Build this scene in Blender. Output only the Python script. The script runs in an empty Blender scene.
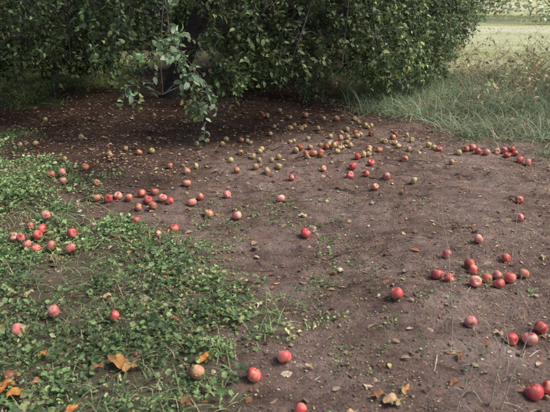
import bpy, math, random
import numpy as np
from mathutils import Vector
rng=np.random.default_rng(7); random.seed(7)
CAMH=1.6; PITCH=math.radians(23)

def vnoise(x,y,s,seed=0):
    x=np.asarray(x,float)*s; y=np.asarray(y,float)*s
    xi=np.floor(x); yi=np.floor(y); fx=x-xi; fy=y-yi
    fx=fx*fx*(3-2*fx); fy=fy*fy*(3-2*fy)
    def h(i,j):
        v=np.sin(i*127.1+j*311.7+seed*74.7)*43758.5453
        return v-np.floor(v)
    a=h(xi,yi);b=h(xi+1,yi);c=h(xi,yi+1);d=h(xi+1,yi+1)
    return (a*(1-fx)+b*fx)*(1-fy)+(c*(1-fx)+d*fx)*fy
def sm(t): t=np.clip(t,0,1); return t*t*(3-2*t)

def veg_mask(x,y):
    xb=np.interp(y,[-5,1.2,1.7,2.49,3.2,3.6,4.57,5.2,7,30],[.6,.3,.15,-.05,-.55,-1.05,-1.95,-2.5,-4.2,-20])
    n=vnoise(x,y,1.6,3)*.5+vnoise(x,y,4.5,4)*.5
    return sm((xb-x)/.5+.3+(n-.5)*2.2)
def grass_mask(x,y):
    n=(vnoise(x,y,1.5,11)-.5)*.8+(vnoise(x,y,5,12)-.5)*.6
    g=y-(5.95-.7*(x-1.35))+n
    a=np.minimum(g/.6,(x-.75+n)/.4)
    b=np.minimum((y-6.9+n)/.4,(-2.5-x+n*2)/.4)
    c=(y-10.2+n)/.6
    return sm(np.maximum(np.maximum(a,b),c))
def height(x,y):
    x=np.asarray(x,float); y=np.asarray(y,float)
    near=1-sm((np.hypot(x,y-4)-7)/6)
    h=.08*(vnoise(x,y,.7,21)-.5)+.05*(vnoise(x,y,2.1,22)-.5)
    d=.035*(vnoise(x,y,6,23)-.5)+.02*(vnoise(x,y,17,24)-.5)+.008*(vnoise(x,y,40,25)-.5)
    r=y-(3.35-.15*x); h=h+.05*np.exp(-(r/.35)**2)*sm((x-.2)/.8)
    h=h+.035*np.exp(-((y-(2.45+.1*x))/.22)**2)*sm((x-.3)/.5)
    return (h+d)*near+ .25*(vnoise(x,y,.05,26)-.5)*(1-near)

def mesh_obj(name,V,F,mats,col=None,smooth=True,matidx=None,parent=None):
    V=np.asarray(V,np.float32); F=np.asarray(F,np.int32)
    me=bpy.data.meshes.new(name); k=F.shape[1]
    me.vertices.add(len(V)); me.vertices.foreach_set('co',V.ravel())
    me.loops.add(F.size); me.loops.foreach_set('vertex_index',F.ravel())
    me.polygons.add(len(F))
    me.polygons.foreach_set('loop_start',np.arange(0,F.size,k,dtype=np.int32))
    me.polygons.foreach_set('loop_total',np.full(len(F),k,np.int32))
    if matidx is not None: me.polygons.foreach_set('material_index',np.asarray(matidx,np.int32))
    me.update(calc_edges=True); me.validate()
    me.polygons.foreach_set('use_smooth',np.full(len(me.polygons),smooth))
    if col is not None:
        a=me.color_attributes.new('Col','FLOAT_COLOR','POINT')
        c=np.ones((len(V),4),np.float32); c[:,:3]=col; a.data.foreach_set('color',c.ravel())
    for m in (mats if isinstance(mats,list) else [mats]): me.materials.append(m)
    o=bpy.data.objects.new(name,me); bpy.context.scene.collection.objects.link(o)
    if parent: o.parent=parent
    return o

# ---------- materials ----------
def nmat(name):
    m=bpy.data.materials.new(name); m.use_nodes=True; nt=m.node_tree; nt.nodes.clear()
    out=nt.nodes.new('ShaderNodeOutputMaterial'); b=nt.nodes.new('ShaderNodeBsdfPrincipled')
    nt.links.new(b.outputs[0],out.inputs[0]); return m,nt,b,out
def noise(nt,scale,detail=5,rough=.6,vec=None):
    n=nt.nodes.new('ShaderNodeTexNoise'); n.inputs['Scale'].default_value=scale
    n.inputs['Detail'].default_value=detail; n.inputs['Roughness'].default_value=rough
    if vec: nt.links.new(vec,n.inputs['Vector'])
    return n.outputs['Fac']
def ramp(nt,fac,stops):
    r=nt.nodes.new('ShaderNodeValToRGB'); e=r.color_ramp.elements
    while len(e)<len(stops): e.new(.5)
    for i,(p,c) in enumerate(stops): e[i].position=p; e[i].color=(*c,1)
    nt.links.new(fac,r.inputs[0]); return r.outputs[0]
def mix(nt,f,a,b,mode='MIX'):
    m=nt.nodes.new('ShaderNodeMix'); m.data_type='RGBA'; m.blend_type=mode
    for s,v in ((m.inputs[0],f),(m.inputs[6],a),(m.inputs[7],b)):
        if isinstance(v,(int,float)): s.default_value=v
        elif isinstance(v,tuple): s.default_value=(*v,1)
        else: nt.links.new(v,s)
    return m.outputs[2]
def leaf_mat(name,rough=.5,trans=.25,spec=.4,tex=True):
    m,nt,b,out=nmat(name)
    a=nt.nodes.new('ShaderNodeAttribute'); a.attribute_name='Col'
    if tex:
        tc=nt.nodes.new('ShaderNodeTexCoord')
        f=noise(nt,60,2,.6,tc.outputs['Object'])
        c=mix(nt,1.0,a.outputs['Color'],ramp(nt,f,[(.3,(.7,.7,.7)),(.7,(1.28,1.28,1.2))]),'MULTIPLY')
    else: c=a.outputs['Color']
    nt.links.new(c,b.inputs['Base Color']); b.inputs['Roughness'].default_value=rough
    b.inputs['Specular IOR Level'].default_value=spec
    if trans>0:
        t=nt.nodes.new('ShaderNodeBsdfTranslucent'); nt.links.new(c,t.inputs[0])
        mx=nt.nodes.new('ShaderNodeMixShader'); mx.inputs[0].default_value=trans
        nt.links.new(b.outputs[0],mx.inputs[1]); nt.links.new(t.outputs[0],mx.inputs[2]); nt.links.new(mx.outputs[0],out.inputs[0])
    return m
M_leaf=leaf_mat('tree_leaf',.5,.3,.4,False)
M_weed=leaf_mat('weed_leaf',.6,.3,.3)
M_grass=leaf_mat('grass_blade',.6,.3,.25,False)
M_dead=leaf_mat('dead_leaf',.8,.1,.2)
M_clod=leaf_mat('soil_clod',.95,0,.1)
def bark():
    m,nt,b,out=nmat('bark'); tc=nt.nodes.new('ShaderNodeTexCoord')
    f=noise(nt,18,6,.7,tc.outputs['Object'])
    nt.links.new(ramp(nt,f,[(.3,(.03,.024,.02)),(.7,(.12,.1,.09))]),b.inputs['Base Color'])
    bp=nt.nodes.new('ShaderNodeBump'); bp.inputs['Distance'].default_value=.02; nt.links.new(f,bp.inputs['Height']); nt.links.new(bp.outputs[0],b.inputs['Normal'])
    b.inputs['Roughness'].default_value=.9; return m
M_bark=bark()
def ground_mat():
    m,nt,b,out=nmat('soil_and_turf'); tc=nt.nodes.new('ShaderNodeTexCoord'); P=tc.outputs['Object']
    a=nt.nodes.new('ShaderNodeAttribute'); a.attribute_name='Col'
    sp=nt.nodes.new('ShaderNodeSeparateColor'); nt.links.new(a.outputs['Color'],sp.inputs[0])
    n1=noise(nt,1.5,7,.7,P); n2=noise(nt,11,8,.75,P); n3=noise(nt,70,6,.75,P)
    mq=nt.nodes.new('ShaderNodeMapping'); mq.inputs['Rotation'].default_value=(0,0,.35); mq.inputs['Scale'].default_value=(.55,2.6,1); nt.links.new(P,mq.inputs[0])
    n5=noise(nt,2.2,7,.7,mq.outputs[0])
    d1=ramp(nt,n1,[(.32,(.23,.15,.122)),(.5,(.335,.24,.2)),(.66,(.45,.345,.3))])
    d=mix(nt,1.0,d1,ramp(nt,n5,[(.34,(.62,.59,.57)),(.5,(1,1,1)),(.68,(1.3,1.28,1.26))]),'MULTIPLY')
    d=mix(nt,1.0,d,ramp(nt,n2,[(.3,(.5,.47,.45)),(.5,(1,1,1)),(.72,(1.3,1.27,1.25))]),'MULTIPLY')
    d=mix(nt,1.0,d,ramp(nt,n3,[(.3,(.5,.46,.43)),(.55,(1,1,1)),(.75,(1.5,1.45,1.4))]),'MULTIPLY')
    dark=mix(nt,1.0,d,(.42,.37,.33),'MULTIPLY')  # darkened soil: moist litter plus tree shade painted into the colour
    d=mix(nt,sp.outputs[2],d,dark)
    v=ramp(nt,n2,[(.3,(.1,.09,.055)),(.7,(.22,.2,.12))])
    d=mix(nt,sp.outputs[0],d,v)
    mp=nt.nodes.new('ShaderNodeMapping'); mp.inputs['Scale'].default_value=(.12,.9,1); nt.links.new(P,mp.inputs[0])
    n4=noise(nt,.5,5,.6,mp.outputs[0])
    fl=ramp(nt,n4,[(.35,(.42,.48,.2)),(.5,(.62,.64,.34)),(.62,(.8,.78,.58))])  # straw and grass tones lightened so the field looks sunlit
    fl=mix(nt,1.0,fl,ramp(nt,n2,[(.3,(.7,.7,.7)),(.7,(1.2,1.2,1.2))]),'MULTIPLY')
    d=mix(nt,sp.outputs[1],d,fl)
    nt.links.new(d,b.inputs['Base Color']); b.inputs['Roughness'].default_value=.95; b.inputs['Specular IOR Level'].default_value=.15
    ad=nt.nodes.new('ShaderNodeMath'); ad.operation='ADD'; nt.links.new(n2,ad.inputs[0]); nt.links.new(n3,ad.inputs[1])
    bp=nt.nodes.new('ShaderNodeBump'); bp.inputs['Distance'].default_value=.028; bp.inputs['Strength'].default_value=1
    nt.links.new(ad.outputs[0],bp.inputs['Height']); nt.links.new(bp.outputs[0],b.inputs['Normal'])
    return m

# ---------- ground ----------
def axis(lo,hi,dense,far_lo,far_hi):
    a=list(np.arange(lo,hi,dense)); s=dense; v=lo; L=[]
    while v>far_lo: s*=1.12; v-=s; L.append(v)
    s=dense; v=a[-1]; R=[]
    while v<far_hi: s*=1.12; v+=s; R.append(v)
    return np.array(L[::-1]+a+R)
xs=axis(-3.2,3.6,.018,-250,250); ys=axis(1.2,7,.018,-60,400)
X,Y=np.meshgrid(xs,ys); Xf=X.ravel(); Yf=Y.ravel()
V=np.stack([Xf,Yf,height(Xf,Yf)],1)
nx=len(xs); ny=len(ys); i=np.arange(nx*ny).reshape(ny,nx)
F=np.stack([i[:-1,:-1].ravel(),i[:-1,1:].ravel(),i[1:,1:].ravel(),i[1:,:-1].ravel()],1)
vm=veg_mask(Xf,Yf); gm=grass_mask(Xf,Yf)
field=sm((Yf-8.8)/1.2)*sm((Xf-1.8)/1.2)
def dark_of(x,y): return sm((y-4.35-.7*np.clip(x,-3,3)+(vnoise(x,y,1.2,31)-.5)*1.2)/1.6)*(1-sm((x-2.2)/.6))  # mask under the crowns: painted tree shade together with moist litter
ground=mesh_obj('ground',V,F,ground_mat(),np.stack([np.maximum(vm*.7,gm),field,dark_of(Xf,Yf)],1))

# ---------- scatter helper ----------
def frames(axis_,normal):
    a=axis_/np.linalg.norm(axis_,axis=1,keepdims=True)
    s=np.cross(a,normal); s/=np.linalg.norm(s,axis=1,keepdims=True)+1e-9
    n=np.cross(s,a); return np.stack([s,a,n],2)
def scatter(tv,tf,pos,R,sc):
    tv=np.asarray(tv,float); tf=np.asarray(tf)
    sc=np.asarray(sc,float)
    if sc.ndim==1: sc=np.repeat(sc[:,None],3,1)
    loc=tv[None]*sc[:,None,:]
    W=np.einsum('nij,nkj->nki',R,loc)+pos[:,None,:]
    n,k=len(pos),len(tv)
    Fa=(tf[None]+(np.arange(n)*k)[:,None,None]).reshape(-1,tf.shape[1])
    return W.reshape(-1,3),Fa
LEAF_V=np.array([(0,0,0),(0,.33,.03),(0,.68,.02),(0,1,-.1),(-.23,.3,.09),(-.2,.66,.08),(.23,.3,.09),(.2,.66,.08)])
LEAF_F=np.array([(0,1,4),(0,6,1),(1,2,5),(1,5,4),(1,6,7),(1,7,2),(2,3,5),(2,7,3)])
wa=[]
for k_ in range(9):
    t=-math.pi/2+ (k_+.5)/9*2*math.pi
    r=.5*(1.0 if k_%2 else .72); wa.append((r*math.cos(t),.5+r*math.sin(t),.07*math.cos(2*t)))
WEED_V=np.array([(0,.45,-.05)]+wa); WEED_F=np.array([(0,1+k_,1+(k_+1)%9) for k_ in range(9)])
BL_V=[];BL_F=[]
for k_ in range(5):
    t=k_/4; w=.5*(1-t**1.6)+.02; y=math.sin(t*1.3)/1.3; z=-(1-math.cos(t*1.3))/1.3
    BL_V+=[(-w,y*1.0,z),(w,y,z)]
for k_ in range(4): a=2*k_; BL_F+=[(a,a+1,a+3),(a,a+3,a+2)]
BL_V=np.array(BL_V);BL_F=np.array(BL_F)
def rcols(n,pal,w,jit=.25):
    pal=np.array(pal,float); idx=rng.choice(len(pal),n,p=np.array(w)/sum(w))
    return pal[idx]*(1+(rng.random((n,1))-.5)*2*jit)
def samp(n,x0,x1,y0,y1,mask,pw=1):
    out=[];tot=0
    while tot<n:
        x=rng.uniform(x0,x1,n); y=rng.uniform(y0,y1,n); k=rng.random(n)<mask(x,y)**pw
        out.append(np.stack([x[k],y[k]],1)); tot+=k.sum()
        if len(out)>60: break
    return np.concatenate(out)[:n]
def up_axis(n,tilt_lo,tilt_hi):
    az=rng.uniform(0,2*np.pi,n); el=rng.uniform(tilt_lo,tilt_hi,n)
    return np.stack([np.cos(az)*np.cos(el),np.sin(az)*np.cos(el),np.sin(el)],1)
UP=np.array([0,0,1.])

# ---------- low weeds ----------
GREENS=[(.18,.28,.11),(.24,.36,.15),(.32,.44,.2),(.14,.22,.11),(.42,.46,.22),(.52,.46,.24)]
def weeds(name,c,per,spread,hgt,size):
    n=len(c)*per; cc=np.repeat(c,per,0); hh=np.repeat(rng.uniform(.25,1,len(c)),per)
    off=rng.normal(0,spread,(n,2)); p=cc+off
    z=height(p[:,0],p[:,1])+rng.uniform(.005,1,n)*hgt*hh*np.exp(-(np.hypot(off[:,0],off[:,1])/(spread*2))**2)+.004
    pos=np.stack([p[:,0],p[:,1],z],1)
    az=np.arctan2(off[:,1],off[:,0])+rng.normal(0,.8,n); el=rng.uniform(-.4,.8,n)
    ax=np.stack([np.cos(az)*np.cos(el),np.sin(az)*np.cos(el),np.sin(el)],1)
    R=frames(ax,UP+rng.normal(0,.45,(n,3)))
    s=np.repeat(size[0]+(size[1]-size[0])*rng.random(len(c))**1.6,per)*rng.uniform(.6,1.2,n); V,F=scatter(WEED_V,WEED_F,pos,R,np.stack([s*rng.uniform(.45,1,n),s,s*rng.uniform(.5,2.5,n)],1))
    patch=.72+.56*vnoise(p[:,0],p[:,1],2.2,78)[:,None]
    colc=np.repeat(rcols(len(c),GREENS,[5,5,4,4,1.6,.8],.3),per,0)*(1+rng.normal(0,.2,(n,1)))*patch
    return mesh_obj(name,V,F,M_weed,np.repeat(np.clip(colc,0.01,1),len(WEED_V),0))
def wm(x,y): return veg_mask(x,y)*sm((vnoise(x,y,3.2,41)*.5+vnoise(x,y,8,42)*.5-.27)/.25)
weeds('ground_ivy_weeds',samp(6000,-4.5,.9,.9,6,wm),12,.035,.11,(.01,.042))
def wm2(x,y): return (1-veg_mask(x,y))*np.exp(-((x-(.1-.35*(y-2)))/.8)**2)*sm((vnoise(x,y,2.5,43)-.45)/.2)
weeds('sparse_seedlings',samp(420,-1.6,1.4,1.3,4.0,wm2),8,.025,.035,(.008,.024))
def blades(name,c,per,spread,L,wd,pal,w,el=(.5,1.4),mat=M_grass):
    n=len(c)*per; cc=np.repeat(c,per,0); p=cc+rng.normal(0,spread,(n,2))
    pos=np.stack([p[:,0],p[:,1],height(p[:,0],p[:,1])-.004],1)
    ax=up_axis(n,*el); side=np.cross(ax,UP+rng.normal(0,.2,(n,3)))
    nrm=np.cross(side,ax)
    R=frames(ax,nrm); l=rng.uniform(*L,n)*np.repeat(rng.uniform(.5,1.15,len(c)),per); ww=rng.uniform(*wd,n)
    V,F=scatter(BL_V,BL_F,pos,R,np.stack([ww,l,l],1))
    patch=.65+.7*vnoise(p[:,0],p[:,1],1.3,77)[:,None]
    col=np.repeat(rcols(len(c),pal,w,.2),per,0)*(1+rng.normal(0,.15,(n,1)))*patch
    return mesh_obj(name,V,F,mat,np.repeat(np.clip(col,.01,1),len(BL_V),0))
blades('short_grass',samp(3800,-4.5,.9,.9,7,veg_mask),7,.03,(.04,.17),(.002,.005),GREENS+[(.55,.46,.3)],[4,4,4,2,3,2,2.5],(.2,1.3))
BG=[(.21,.3,.17),(.27,.36,.21),(.33,.42,.27),(.55,.48,.32),(.16,.22,.12)]
def gmR(x,y): return grass_mask(x,y)*(x>.3)*(.35+.65*sm((vnoise(x,y,2.6,79)-.25)/.3))
blades('long_grass',samp(4700,.6,7,4.0,9.5,gmR),9,.05,(.1,.5),(.004,.009),BG,[4,5,4,2.4,2],(.2,1.35))
def gmL(x,y): return grass_mask(x,y)*(x<-1.5)
blades('orchard_grass',samp(2000,-9,-2.2,6.5,11,gmL),8,.06,(.06,.18),(.006,.011),[(.46,.62,.18),(.55,.7,.22),(.34,.5,.14)],[3,3,2],(.4,1.3))  # blade colours brightened to paint in sun falling through a gap
blades('meadow_grass',samp(3600,1.8,22,9,24,lambda x,y:np.ones_like(x)*np.clip(1.4-y/24,0.1,1)),6,.14,(.06,.18),(.01,.02),[(.5,.58,.25),(.66,.68,.38),(.78,.74,.5),(.36,.44,.18)],[3,3,2,1.5],(.2,1.2))  # blade colours also lightened, sunlight painted in as on the field
def dm(x,y): return sm((x-.3-.12*(y-1.5)+ (vnoise(x,y,2,51)-.5)*1.7)/.6)*(1-grass_mask(x,y))
blades('dry_straw',samp(3200,.0,4.5,1.1,5.2,dm),5,.05,(.04,.18),(.0012,.003),[(.48,.39,.28),(.6,.52,.4),(.32,.24,.17)],[3,3,2.5],(-.05,.5),M_dead)

# ---------- clods, litter ----------
def ico():
    import bmesh
    bm=bmesh.new(); bmesh.ops.create_icosphere(bm,subdivisions=1,radius=.5)
    v=np.array([x.co[:] for x in bm.verts]); f=np.array([[q.index for q in p.verts] for p in bm.faces]); bm.free()
    return v*(1+rng.uniform(-.25,.25,(len(v),1))),f
iv,if_=ico()
def dirtm(x,y): return (1-grass_mask(x,y))*(1-.7*veg_mask(x,y))*(.25+.75*sm((vnoise(x,y,2.2,61)-.35)/.3))
c=samp(20000,-3.5,4.2,1.1,8.5,dirtm); n=len(c)
s=.0025+.012*rng.random(n)**5
pos=np.stack([c[:,0],c[:,1],height(c[:,0],c[:,1])+s*.05],1)
R=frames(up_axis(n,-1,1),rng.normal(0,1,(n,3)))
V,F=scatter(iv,if_,pos,R,s[:,None]*rng.uniform(.5,1.5,(n,3)))
dk=1-.5*dark_of(c[:,0],c[:,1])  # clods carry the same painted shade under the trees
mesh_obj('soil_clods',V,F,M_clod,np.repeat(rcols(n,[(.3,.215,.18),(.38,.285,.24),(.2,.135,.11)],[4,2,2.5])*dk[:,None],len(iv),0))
def deadleaves(name,c,size,pal,w,curl=1.0):
    n=len(c); s=rng.uniform(*size,n)
    tv=LEAF_V.copy(); tv[:,0]*=1.35; tv[4:,2]+=.1*curl; tv[3,2]+=.2*curl
    pos=np.stack([c[:,0],c[:,1],height(c[:,0],c[:,1])+.003+s*.05],1)
    flip=np.where(rng.random(n)<.5,1,-1)[:,None]
    R=frames(up_axis(n,-.15,.35),(UP+rng.normal(0,.3,(n,3)))*flip)
    V,F=scatter(tv,LEAF_F,pos,R,np.stack([s*rng.uniform(.7,1.2,n),s,s*rng.uniform(.3,1.6,n)],1))
    return mesh_obj(name,V,F,M_dead,np.repeat(rcols(n,pal,w),8,0))
DP=[(.36,.24,.16),(.5,.38,.27),(.2,.125,.09),(.5,.42,.2),(.6,.54,.44),(.34,.15,.08)]
deadleaves('leaf_litter',samp(16000,-6,4.5,1.1,9.5,lambda x,y:(1-.8*grass_mask(x,y))*(.2+.8*sm((y-3.4-.5*x)/2))),(.012,.042),DP,[3,2.4,5,.7,.9,2.2])
deadleaves('fallen_leaves',samp(900,-4,4,1.2,8,lambda x,y:np.ones_like(x)*.6),(.028,.062),DP,[3,2,4.5,.8,.5,2.2])
c=samp(38000,-3.5,4,1.1,6,dirtm)
deadleaves('leaf_fragments',c,(.004,.014),DP+[(.14,.2,.09)],[3,1.8,6,.3,.6,2,1.4])
def bigleaf(x,y,size,col,seed):
    r=np.random.default_rng(seed); V=[(0,0,0)];n=26
    yaw=r.uniform(0,6.28)
    for k in range(n):
        t=2*math.pi*k/n; rr=(.75+.25*math.cos(5*t)*(.6+.4*math.cos(t))+r.uniform(-.05,.05))*(1 if k else 1.15)
        V.append((rr*math.cos(t)*.62,rr*math.sin(t)*.42,.14*abs(math.sin(t))**1.5+.1*math.cos(3*t+seed)))
    V=np.array(V)*size; R=np.array([[math.cos(yaw),-math.sin(yaw),0],[math.sin(yaw),math.cos(yaw),0],[0,0,1]])
    lift=.03 if x<-.25 else .012
    V=V@R.T+np.array([x,y,float(height(x,y))+lift])
    F=np.array([(0,1+k,1+(k+1)%n) for k in range(n)])
    C=np.repeat(np.array([col]),n+1,0)*(1+r.uniform(-.15,.15,(n+1,1)))
    mesh_obj('dead_leaf',V,F,M_dead,C)
TAN=(.5,.34,.2);ORG=(.55,.22,.06);BRN=(.26,.13,.07);YEL=(.6,.56,.3);PAL=(.6,.54,.44)
for x,y,sz,cl in [(.47,1.71,.085,TAN),(.54,1.79,.055,(.5,.27,.12)),(.38,2.82,.05,PAL),(.2,3.58,.06,YEL),(-.69,1.96,.11,(.42,.22,.08)),(-.63,1.93,.08,(.4,.24,.1)),(-1.05,2.02,.06,ORG),(-.31,1.97,.06,ORG),(-.08,2.44,.04,YEL),(-.89,2.49,.055,TAN),(.34,2.8,.045,BRN),(.83,2.01,.05,BRN),(1.07,2.19,.05,TAN),(.76,1.86,.05,BRN),(-.79,1.65,.06,ORG),(-.77,1.93,.05,BRN),(-1.12,1.8,.1,(.5,.2,.07)),(-1.05,1.75,.07,ORG),(.42,1.75,.06,BRN),(-.35,1.7,.06,BRN),(1.3,3.3,.05,BRN),(1.6,2.9,.05,TAN),(.15,1.95,.04,TAN),(-1.3,2.5,.06,TAN),(-.95,1.6,.06,(.45,.3,.12)),(1.75,3.2,.05,BRN),(.3,1.66,.05,TAN),(-.5,2.3,.05,BRN),(-1.4,2.2,.07,BRN),(-.55,1.62,.06,ORG)]:
    bigleaf(x,y,sz,cl,int(abs(x)*997+y*131))

# ---------- tube builder ----------
class Tubes:
    def __init__(s): s.V=[];s.F=[];s.n=0
    def add(s,P,r,k=5):
        P=np.asarray(P,float); m=len(P); r=np.broadcast_to(np.asarray(r,float),(m,))
        T=np.gradient(P,axis=0); T/=np.linalg.norm(T,axis=1,keepdims=True)+1e-9
        ref=np.array([.3,.1,1.]) if abs(T[0][2])<.9 else np.array([1.,.2,0])
        A=np.cross(T,ref); A/=np.linalg.norm(A,axis=1,keepdims=True)+1e-9; B=np.cross(T,A)
        th=np.arange(k)/k*2*np.pi
        ring=P[:,None]+r[:,None,None]*(A[:,None]*np.cos(th)[None,:,None]+B[:,None]*np.sin(th)[None,:,None])
        s.V.append(ring.reshape(-1,3))
        a=(np.arange(m-1)[:,None]*k+np.arange(k)[None]); b=(np.arange(m-1)[:,None]*k+(np.arange(k)[None]+1)%k)
        s.F.append(np.stack([a,b,b+k,a+k],2).reshape(-1,4)+s.n); s.n+=m*k
    def obj(s,name,mat,parent=None,col=None):
        V=np.concatenate(s.V); return mesh_obj(name,V,np.concatenate(s.F),mat,None if col is None else np.repeat(np.array([col]),len(V),0),parent=parent)
def bez(a,b,c,d,m):
    t=np.linspace(0,1,m)[:,None]; return (1-t)**3*a+3*(1-t)**2*t*b+3*(1-t)*t*t*c+t**3*d
def leaves_on(pts,dirs,lsz,pal,w,n_per):
    N=len(pts); t=np.tile(np.linspace(.12,1,n_per),N)+rng.normal(0,.03,N*n_per)
    A=np.repeat(pts[:,0],n_per,0); B=np.repeat(pts[:,1],n_per,0)
    pos=A+(B-A)*t[:,None]; pos[:,2]-=.04*t*t
    d=np.repeat(dirs,n_per,0); sd=rng.normal(0,1,(N*n_per,3)); sd-=d*(sd*d).sum(1,keepdims=True); sd/=np.linalg.norm(sd,axis=1,keepdims=True)
    ax=d*.55+sd*.8+np.array([0,0,-.1])
    R=frames(ax,UP*1.0+d*.3+rng.normal(0,.55,(N*n_per,3)))
    s=rng.uniform(lsz*.6,lsz*1.15,N*n_per)
    V,F=scatter(LEAF_V,LEAF_F,pos,R,np.stack([s*rng.uniform(.95,1.3,len(s)),s,s*rng.uniform(.3,2,len(s))],1))
    big=.55+.9*vnoise(A[:,0]*1+A[:,1]*.6,A[:,2]+A[:,1]*.5,1.7,88)[:,None]
    cb=np.repeat(1+rng.normal(0,.22,(N,1)),n_per,0)*big
    col=rcols(N*n_per,pal,w,.25)*cb
    return V,F,np.repeat(np.clip(col,.008,1),8,0)
def make_tree(name,base,fork,cc,R,ztop,zlow,cav,nl,nsec,ntw,lsz,pal,w,seed,tr=.13,nper=12,lowbias=.6,opening=None,taper=0):
    root=bpy.data.objects.new(name,None); bpy.context.scene.collection.objects.link(root)
    T=Tubes(); base=np.array(base,float); fork=np.array(fork,float)
    T.add(bez(base-[0,0,.1],base+[0,0,.25],fork-(fork-base)*.3+[.05,0,0],fork,9),np.linspace(tr*1.25,tr*.85,9),12)
    nodes=[]
    def arr(): return np.concatenate(nodes)
    for q in range(nl):
        a=2*np.pi*(q+rng.uniform(-.25,.25))/nl; rr=R*rng.uniform(.65,.85)
        e=np.array([cc[0]+rr*math.cos(a),cc[1]+rr*math.sin(a),zlow+cav*.4+rng.uniform(0,.6)*(ztop-zlow)])
        mid=fork+(e-fork)*.4+[0,0,.5]; m2=fork+(e-fork)*.8+[0,0,.45]
        P=bez(fork,mid,m2,e,16)+rng.normal(0,.012,(16,3)); P[0]=fork
        T.add(P,np.linspace(tr*.6,.014,16),8); nodes.append(P[3:])
    def target(n,shell):
        th=rng.uniform(0,2*np.pi,n); u=np.sqrt(rng.random(n))
        if shell: u=np.where(rng.random(n)<.6,.72+.28*rng.random(n),u)
        Rm=R*(.85+.3*vnoise(th*1.2+9,th*0+seed,1,seed))
        x=cc[0]+Rm*u*np.cos(th); y=cc[1]+Rm*u*np.sin(th)
        zt=zlow+.5+(ztop-zlow-.5)*np.sqrt(1-(u*.97)**2); zb=zlow+cav*(1-u**2)+.6*(vnoise(x,y,1.4,seed+3)-.3)
        k=rng.random(n); k=np.where(rng.random(n)<lowbias,k*k*.5,k)
        z=zb+(zt-zb)*k
        if taper:
            f=1-taper*np.clip(1-z/1.3,0,1); x=cc[0]+(x-cc[0])*f
        return np.stack([x,y,z],1)
    S=target(nsec,False); NL=arr()
    newn=[]
    for p in S:
        d=np.linalg.norm(NL-p,axis=1)+.6*np.maximum(0,NL[:,2]-p[2]-.3); j=int(np.argmin(d)); a=NL[j]
        L=np.linalg.norm(p-a)
        if L<.15: continue
        P=bez(a,a+(p-a)*.3+[0,0,.22*L],a+(p-a)*.75+[0,0,.16*L],p,8)+np.vstack([np.zeros(3),rng.normal(0,.01,(7,3))])
        T.add(P,np.linspace(.016,.005,8),5); newn.append(P[2:])
    nodes+=newn; N2=arr()
    E=target(ntw,True)
    cn=vnoise(E[:,0]+E[:,2]*.7,E[:,1]-E[:,2]*.5,2.3,seed+5)*.6+vnoise(E[:,0]-E[:,2],E[:,2]+E[:,1],4,seed+6)*.4
    keep=cn>.38
    if opening is not None:
        x0,x1,y0,y1,z0,z1=opening
        keep&=~((E[:,0]>x0)&(E[:,0]<x1)&(E[:,1]>y0)&(E[:,1]<y1)&(E[:,2]>z0)&(E[:,2]<z1)&(rng.random(len(E))<.88))
    E=E[keep]
    out=E-np.array([cc[0],cc[1],(ztop+zlow)/2]); out/=np.linalg.norm(out,axis=1,keepdims=True)
    D=out*.7+np.array([0,0,-.2])+rng.normal(0,.45,E.shape); D/=np.linalg.norm(D,axis=1,keepdims=True)
    L=rng.uniform(.18,.4,len(E)); A=E-D*L[:,None]
    for a,e in zip(A,E):
        d=((N2-a)**2).sum(1); j=int(np.argmin(d)); b=N2[j]; g=math.sqrt(d[j])
        P=np.array([b,b+(a-b)*.5+[0,0,.12*g],a,(a+e)/2,e+[0,0,-.04]])
        T.add(P,[.004,.0035,.003,.0024,.0015],3)
    T.obj('branches',M_bark,root)
    V,F,C=leaves_on(np.stack([A,E],1),D,lsz,pal,w,nper)
    mesh_obj('foliage',V,F,M_leaf,C,parent=root)
    return root,T
TG=[(.1,.155,.06),(.15,.225,.085),(.22,.31,.13),(.06,.1,.045),(.45,.41,.12),(.34,.37,.15)]
make_tree('apple_tree',(-1.45,7.7,0),(-.85,7.5,1.35),(-.75,7.5),2.6,3.9,.5,.85,8,150,5000,.065,TG,[5,4,3.5,4,.4,.9],3,.12,12,opening=(-1.35,-.6,4.6,7.3,.45,1.75))
make_tree('apple_tree',(-5.1,8.1,0),(-4.9,7.9,1.0),(-4.6,7.8),2.7,3.6,.3,.35,7,110,3600,.07,[tuple(q*.85 for q in c_) for c_ in TG],[5,3,1.5,5,.9,.8],8,.12,12,lowbias=.75)
make_tree('apple_tree',(1.3,9.8,0),(1.35,9.7,.8),(1.15,9.5),2.6,3.8,.12,.25,8,140,5500,.055,[(.16,.23,.1),(.21,.3,.125),(.29,.39,.18),(.11,.17,.07),(.46,.47,.2)],[4,5,4,3,.8],12,.1,12,taper=.4)

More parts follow.
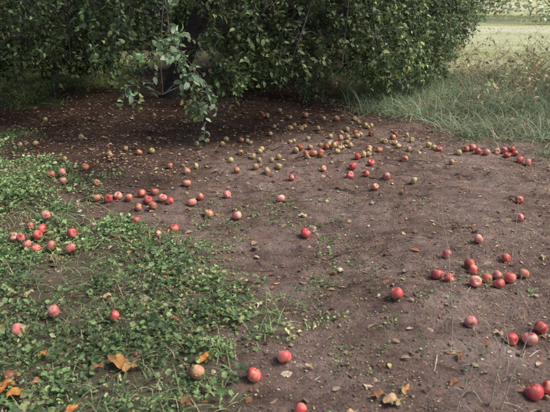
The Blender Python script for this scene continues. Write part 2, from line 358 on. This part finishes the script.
def spray():
    root=bpy.data.objects['apple_tree']; T=Tubes(); A=[];E=[]
    def br(P,n,L0,L1,dn):
        for t in np.linspace(.15,1,n):
            i0=t*(len(P)-1); j=min(int(i0),len(P)-2); p=P[j]+(P[j+1]-P[j])*(i0-j)
            d=rng.normal(0,.6,3)+np.array([0,-.25,-dn]); d/=np.linalg.norm(d)
            e=p+d*rng.uniform(L0,L1); T.add([p,(p+e)/2+[0,0,.01],e],[.003,.0025,.0015],4); A.append(p); E.append(e)
    P=bez(np.array([-1.1,6.3,1.6]),np.array([-1.1,5.5,1.75]),np.array([-.85,4.6,1.5]),np.array([-.77,4.25,.98]),14); T.add(P,np.linspace(.014,.005,14),6); br(P[9:],9,.12,.22,.1)
    P2=bez(P[-3],P[-3]+[.05,-.1,-.05],np.array([-.64,4.15,.8]),np.array([-.54,4.15,.5]),10); T.add(P2,np.linspace(.005,.0018,10),5); br(P2,9,.07,.16,.3)
    P3=bez(P[-2],P[-2]+[-.1,-.1,-.0],np.array([-1.05,4.2,.9]),np.array([-1.2,4.3,.72]),10); T.add(P3,np.linspace(.005,.0018,10),5); br(P3,9,.08,.16,.3)
    P4=bez(P[-2],P[-2]+[.1,-.1,.0],np.array([-.62,4.1,.95]),np.array([-.47,4.1,.8]),8); T.add(P4,np.linspace(.005,.0018,8),5); br(P4,9,.06,.16,.2)
    A_=np.array(A);E_=np.array(E); D=E_-A_; D/=np.linalg.norm(D,axis=1,keepdims=True)
    T.obj('low_branch',M_bark,root)
    V,F,C=leaves_on(np.stack([A_,E_],1),D,.072,[(.25,.35,.2),(.31,.42,.26),(.2,.29,.16),(.14,.21,.1)],[3,3,3,2],8)
    mesh_obj('low_branch_foliage',V,F,M_leaf,C,parent=root)
spray()

# ---------- hedge & distant bushes ----------
def mass(name,x0,x1,y0,y1,hmax,n,lsz,pal,w,seed):
    x=rng.uniform(x0,x1,n); y=rng.uniform(y0,y1,n)
    top=hmax*(.55+.45*vnoise(x,y,.55,seed))*np.clip(np.sin(np.clip((y-y0)/(y1-y0),0.02,.98)*np.pi)*1.6,0,1)*np.clip((np.minimum(x-x0,x1-x))/.6+.2,0,1)
    z=top*rng.random(n)**.55
    cn=vnoise(x+z,y-z,1.6,seed+1)*.5+vnoise(x-z*1.1,z*1.3+y,3.5,seed+2)*.5
    k=cn>.36; pos=np.stack([x,y,z],1)[k]; n=len(pos); pos[:,2]+=height(pos[:,0],pos[:,1])
    R=frames(up_axis(n,-1,.6),UP+rng.normal(0,.6,(n,3)))
    s=rng.uniform(lsz*.6,lsz*1.2,n); V,F=scatter(LEAF_V*np.array([1.3,1,1]),LEAF_F,pos,R,s)
    shade=np.repeat(.7+.6*vnoise(pos[:,0],pos[:,2]+pos[:,1],2.0,seed+4)[:,None],3,1)
    return mesh_obj(name,V,F,M_leaf,np.repeat(rcols(n,pal,w,.25)*shade,8,0))
mass('hedge',-14,1.2,12.5,15.5,3.6,30000,.17,TG,[5,4,2,5,.2,.4],71)
mass('hedge',-14,-7.6,5,12.5,3.2,14000,.17,TG,[5,4,2,5,.2,.4],75)
mass('distant_bushes',7.6,30,19.5,24,3.4,26000,.15,[(.32,.38,.22),(.42,.46,.28),(.62,.42,.24),(.75,.72,.6),(.22,.28,.14)],[3,3,.8,1.2,2],91)
mass('distant_treeline',-80,120,60,75,11,16000,1.7,[(.12,.18,.07),(.19,.23,.1),(.3,.22,.1)],[3,3,1],95)

# ---------- dried weeds ----------
def dried(name,centers,hrange,rad=.003,bend=.35,heads=True,col=(.55,.44,.31)):
    T=Tubes();hv=[]
    for (x,y) in centers:
        h=rng.uniform(*hrange); z=float(height(x,y)); a=rng.uniform(0,6.28); b=bend*h*rng.uniform(.3,1)
        p0=np.array([x,y,z-.02]); p3=p0+[b*math.cos(a),b*math.sin(a),h]
        P=bez(p0,p0+[0,0,h*.4],p0+[b*.4*math.cos(a),b*.4*math.sin(a),h*.8],p3,8); T.add(P,np.linspace(rad,rad*.4,8),4)
        if heads:
            for q in range(5):
                t=rng.integers(3,8); d=up_axis(1,.0,1.0)[0]; L=rng.uniform(.05,.2)
                T.add([P[t],P[t]+d*L*.6,P[t]+d*L+[0,0,-.02]],[rad*.6,rad*.5,rad*.3],3); hv.append(P[t]+d*L)
    return T.obj(name,M_dead,col=col),np.array(hv)
c=samp(620,2.2,6.5,6.3,9.2,lambda x,y:np.clip((x-1.8)/2,.1,1)*.8)
o,hv=dried('dried_weed_thicket',c,(.25,.75),.0045,1.2)
n=len(hv); R=frames(up_axis(n,-1,.5),UP+rng.normal(0,.5,(n,3)))
V,F=scatter(LEAF_V,LEAF_F,hv,R,rng.uniform(.025,.08,n)); mesh_obj('seed_leaves',V,F,M_dead,np.repeat(rcols(n,[(.6,.47,.32),(.4,.42,.2),(.3,.38,.18)],[2,2,3]),8,0),parent=o)
for x,y,dx,dy,h in [(.81,2.07,-.12,.05,.74),(.86,1.72,.03,.0,.62),(1.37,2.81,.0,.05,.45),(.9,1.7,.1,.03,.5),(.72,1.68,.05,.02,.3),(1.0,1.9,-.05,.05,.35),(1.25,1.9,.12,.0,.5),(1.45,2.3,.05,.05,.55),(1.7,2.9,-.08,.0,.4)]:
    T=Tubes(); p0=np.array([x,y,float(height(x,y))-.02]); p3=p0+[dx,dy,h+.02]
    P=bez(p0,p0+[dx*.05,0,h*.35],p0+[dx*.6,dy,h*.7],p3,12)+rng.normal(0,.0025,(12,3)); T.add(P,np.linspace(.003,.0013,12),5)
    for q in range(3):
        j=rng.integers(3,11); d=up_axis(1,.2,1.1)[0]; L=rng.uniform(.03,.09); T.add([P[j],P[j]+d*L*.5,P[j]+d*L],[.0013,.001,.0006],4)
    T.obj('dry_weed_stalk',M_dead,col=(.6,.52,.42))
T=Tubes()
c=samp(320,-3,3.5,1.3,7,lambda x,y:(1-grass_mask(x,y))*(.25+.75*sm((y-3)/2)))
c=np.vstack([c,[(-.2,4.01),(-.05,4.1),(-.4,4.3)]])
for q,(x,y) in enumerate(c):
    L=rng.uniform(.04,.22) if q<len(c)-3 else rng.uniform(.4,.6); a=rng.uniform(-.9,.9)+(math.pi if rng.random()<.5 else 0)
    t=np.linspace(-.5,.5,7); px=x+L*t*math.cos(a)+rng.normal(0,.006,7); py=y+L*t*math.sin(a)+rng.normal(0,.006,7)
    P=np.stack([px,py,height(px,py)+.006],1); T.add(P,np.linspace(1,.4,7)*rng.uniform(.0015,.0035),5)
T.obj('fallen_twigs',M_bark)

# ---------- apples ----------
def apple_mat(name,c1,c2,c3):
    m,nt,b,out=nmat(name); tc=nt.nodes.new('ShaderNodeTexCoord'); oi=nt.nodes.new('ShaderNodeObjectInfo')
    mp=nt.nodes.new('ShaderNodeMapping'); nt.links.new(tc.outputs['Object'],mp.inputs[0]); mp.inputs['Scale'].default_value=(1,1,.22)
    cmb=nt.nodes.new('ShaderNodeCombineXYZ'); mu=nt.nodes.new('ShaderNodeMath'); mu.operation='MULTIPLY'; mu.inputs[1].default_value=37
    nt.links.new(oi.outputs['Random'],mu.inputs[0]); nt.links.new(mu.outputs[0],cmb.inputs[0]); nt.links.new(mu.outputs[0],cmb.inputs[1]); nt.links.new(cmb.outputs[0],mp.inputs['Location'])
    f1=noise(nt,1.1,2,.5,mp.outputs[0]); f2=noise(nt,9,4,.6,mp.outputs[0])
    col=ramp(nt,f1,[(.33,c3),(.5,c2),(.62,c1)])
    col=mix(nt,1.0,col,ramp(nt,f2,[(.35,(.8,.7,.65)),(.65,(1.15,1.25,1.25))]),'MULTIPLY')
    hv=nt.nodes.new('ShaderNodeHueSaturation'); nt.links.new(col,hv.inputs['Color'])
    mr=nt.nodes.new('ShaderNodeMapRange'); nt.links.new(oi.outputs['Random'],mr.inputs[0]); mr.inputs[3].default_value=.72; mr.inputs[4].default_value=1.12
    nt.links.new(mr.outputs[0],hv.inputs['Value'])
    f4=noise(nt,3.2,3,.6,mp.outputs[0])
    c2_=mix(nt,ramp(nt,f4,[(.65,(0,0,0)),(.7,(1,1,1))]),hv.outputs[0],(.16,.07,.035))
    nt.links.new(c2_,b.inputs['Base Color']); b.inputs['Roughness'].default_value=.45; b.inputs['Specular IOR Level'].default_value=.45
    return m
AM={'r':apple_mat('apple_skin_red',(.6,.06,.075),(.68,.13,.12),(.7,.36,.22)),
    'p':apple_mat('apple_skin_pink',(.66,.15,.15),(.72,.28,.24),(.72,.5,.34)),
    'o':apple_mat('apple_skin_blush',(.56,.13,.09),(.6,.26,.16),(.62,.42,.22)),
    'y':apple_mat('apple_skin_yellow',(.52,.26,.16),(.54,.4,.2),(.5,.46,.2)),
    'b':apple_mat('apple_skin_rotten',(.45,.13,.05),(.32,.11,.05),(.22,.1,.06))}
m_,nt_,b_,o_=nmat('apple_stem'); b_.inputs['Base Color'].default_value=(.07,.045,.025,1); b_.inputs['Roughness'].default_value=.8; M_stem=m_
def apple_mesh(kind,seed):
    r=np.random.default_rng(seed); nu,nv=28,18; V=[];F=[]
    lob=r.uniform(0,6.28); fl=r.uniform(.82,.96); skew=r.uniform(-.07,.07,2); tap=r.uniform(.05,.18)
    for j in range(nv+1):
        ph=math.pi*(j/nv)
        for i_ in range(nu):
            th=2*math.pi*i_/nu
            rr=math.sin(ph)**.9*(1-tap*(1-math.cos(ph))/2)*(1+.025*math.cos(5*th+lob)*(1-math.cos(ph))/2+.03*math.cos(2*th+lob)) if 0<j<nv else 0.0
            z=math.cos(ph)*fl-.3*math.exp(-(ph/.4)**2)+.2*math.exp(-((math.pi-ph)/.33)**2)
            V.append((rr*math.cos(th)+skew[0]*z,rr*math.sin(th)+skew[1]*z,z))
    for j in range(nv):
        for i_ in range(nu):
            a=j*nu+i_; b=j*nu+(i_+1)%nu; F.append((a,a+nu,b+nu,b))
    mi=[0]*len(F)
    T=Tubes(); bx,by=r.uniform(-.15,.15,2); L=r.uniform(.25,.5)
    T.add(np.array([(0,0,.5),(bx*.3,by*.3,.5+L*.5),(bx,by,.55+L),(bx*1.1,by*1.1,.58+L)]),[.045,.035,.05,.01],6)
    for q in range(5):
        a=q*2*math.pi/5; T.add(np.array([(.05*math.cos(a),.05*math.sin(a),-.62),(.11*math.cos(a),.11*math.sin(a),-.74),(.06*math.cos(a+.5),.06*math.sin(a+.5),-.83)]),[.04,.03,.008],4)
    k=len(V); V=np.concatenate([np.array(V)]+T.V); F2=np.concatenate(T.F)+k
    F=np.concatenate([np.array(F),F2]); mi+= [1]*len(F2)
    o=mesh_obj('apple_shape',V,F,[AM[kind],M_stem],matidx=mi); me=o.data; bpy.data.objects.remove(o); return me
AMesh={k:[apple_mesh(k,s+ord(k)*10) for s in range(4)] for k in AM}
# apple positions on the ground in centimetres, with skin type
POS="""4,198,r -9,187,r -33,187,o 63,245,r 20,327,r 128,221,r 106,177,r 113,180,r 95,224,p 111,213,r 119,212,p 103,292,p 91,269,r 96,264,r 113,281,r 108,257,p 116,262,o 121,257,r 137,288,r 124,267,p 181,377,r 169,347,p 127,308,p 128,264,r 140,270,o 113,276,r -110,231,p -122,217,p -79,228,r -112,186,b 10,167,r -167,315,p -160,326,r -150,313,r -154,305,p -156,342,p -130,317,r -146,299,r
-138,303,o -77,325,p -68,335,r -125,299,p -160,311,r -150,320,r -169,411,p -134,383,o -124,379,r -118,384,p -101,387,r -93,395,o -84,380,p -78,377,r -89,368,o -99,367,o -95,341,r -94,378,r -62,378,p -57,388,o -48,363,o -37,393,p -27,357,p -75,443,o -93,462,o -71,414,o -162,445,o -142,410,o -187,466,y -238,527,y -183,424,o -152,484,y -198,545,y -127,493,o -109,380,o -70,461,y -175,427,p
-17,459,y 4,383,p 14,437,r 42,453,o 3,461,y -7,448,y -21,488,y -52,524,y -33,449,o -13,509,y 34,514,y 36,493,o 43,495,o 47,584,y 53,522,y 71,572,y 60,524,r 79,589,y 63,436,r 68,457,r 76,484,r 77,437,r 86,469,r 79,405,o 92,427,p 100,505,o 86,560,y 90,506,o 120,516,y 141,550,y 113,420,y 152,525,y 159,513,r 110,531,y 119,527,y -25,535,y -5,565,y 101,601,y 72,534,y 29,589,y -33,502,y
184,508,r 192,499,r 199,496,p 211,502,p 219,496,r 228,500,r 231,516,r 224,479,r 229,475,p 175,502,y 190,510,p 221,510,p 157,516,y"""
APP=[(float(t.split(',')[0])/100,float(t.split(',')[1])/100,t.split(',')[2]) for t in POS.split()]
ex=np.vstack([samp(40,-3.2,1.6,4.6,7.2,lambda x,y:(1-grass_mask(x,y))*np.where(x<-.8,.5,1)),samp(26,-.4,1.3,4.7,6.3,lambda x,y:(1-grass_mask(x,y)))])
APP+=[(a,b,random.choice('yyyoyb')) for a,b in ex]
done=[]
for (x,y,k) in APP:
    r=rng.uniform(.029,.037)*(.88 if k=='y' else 1)
    for _ in range(4):
        for (a,b,c_) in done:
            dd=math.hypot(x-a,y-b)
            if dd<r+c_: q=(r+c_-dd+.001)/max(dd,.003); x+=(x-a)*q; y+=(y-b)*q
    done.append((x,y,r))
    me=AMesh[k][rng.integers(4)]; o=bpy.data.objects.new('apple',me); bpy.context.scene.collection.objects.link(o)
    o.scale=(r,r*rng.uniform(.94,1.04),r*rng.uniform(.9,1.05))
    o.rotation_euler=(rng.uniform(-1.9,1.9),rng.uniform(-.5,.5),rng.uniform(0,6.28))
    lift=.02 if veg_mask(x,y)>.6 else 0
    o.location=(x,y,float(height(x,y))+r*.8+lift)

# ---------- camera, light ----------
cam=bpy.data.cameras.new('camera'); co=bpy.data.objects.new('camera',cam); bpy.context.scene.collection.objects.link(co)
cam.lens=36; cam.sensor_width=36; cam.clip_end=2000; co.location=(0,0,CAMH); co.rotation_euler=(math.pi/2-PITCH,0,0)
cam.dof.use_dof=True; cam.dof.focus_distance=4.3; cam.dof.aperture_fstop=4.5
bpy.context.scene.camera=co
w=bpy.data.worlds.new('World'); bpy.context.scene.world=w; w.use_nodes=True; nt=w.node_tree
sky=nt.nodes.new('ShaderNodeTexSky'); sky.sky_type='NISHITA'; sky.sun_disc=False
EL=math.radians(52); AZ=math.radians(95)
sky.sun_elevation=EL; sky.sun_rotation=AZ; sky.dust_density=4; sky.air_density=1
bg=nt.nodes['Background']; nt.links.new(sky.outputs[0],bg.inputs[0]); bg.inputs[1].default_value=.15
L=bpy.data.lights.new('sun','SUN'); L.energy=2.8; L.angle=math.radians(22); L.color=(1,.95,.9)
lo=bpy.data.objects.new('sun',L); bpy.context.scene.collection.objects.link(lo)
d=Vector((math.sin(AZ)*math.cos(EL),math.cos(AZ)*math.cos(EL),math.sin(EL))); lo.rotation_euler=d.to_track_quat('Z','Y').to_euler()
s=bpy.context.scene; s.view_settings.view_transform='Standard'; s.view_settings.look='None'; s.view_settings.exposure=0
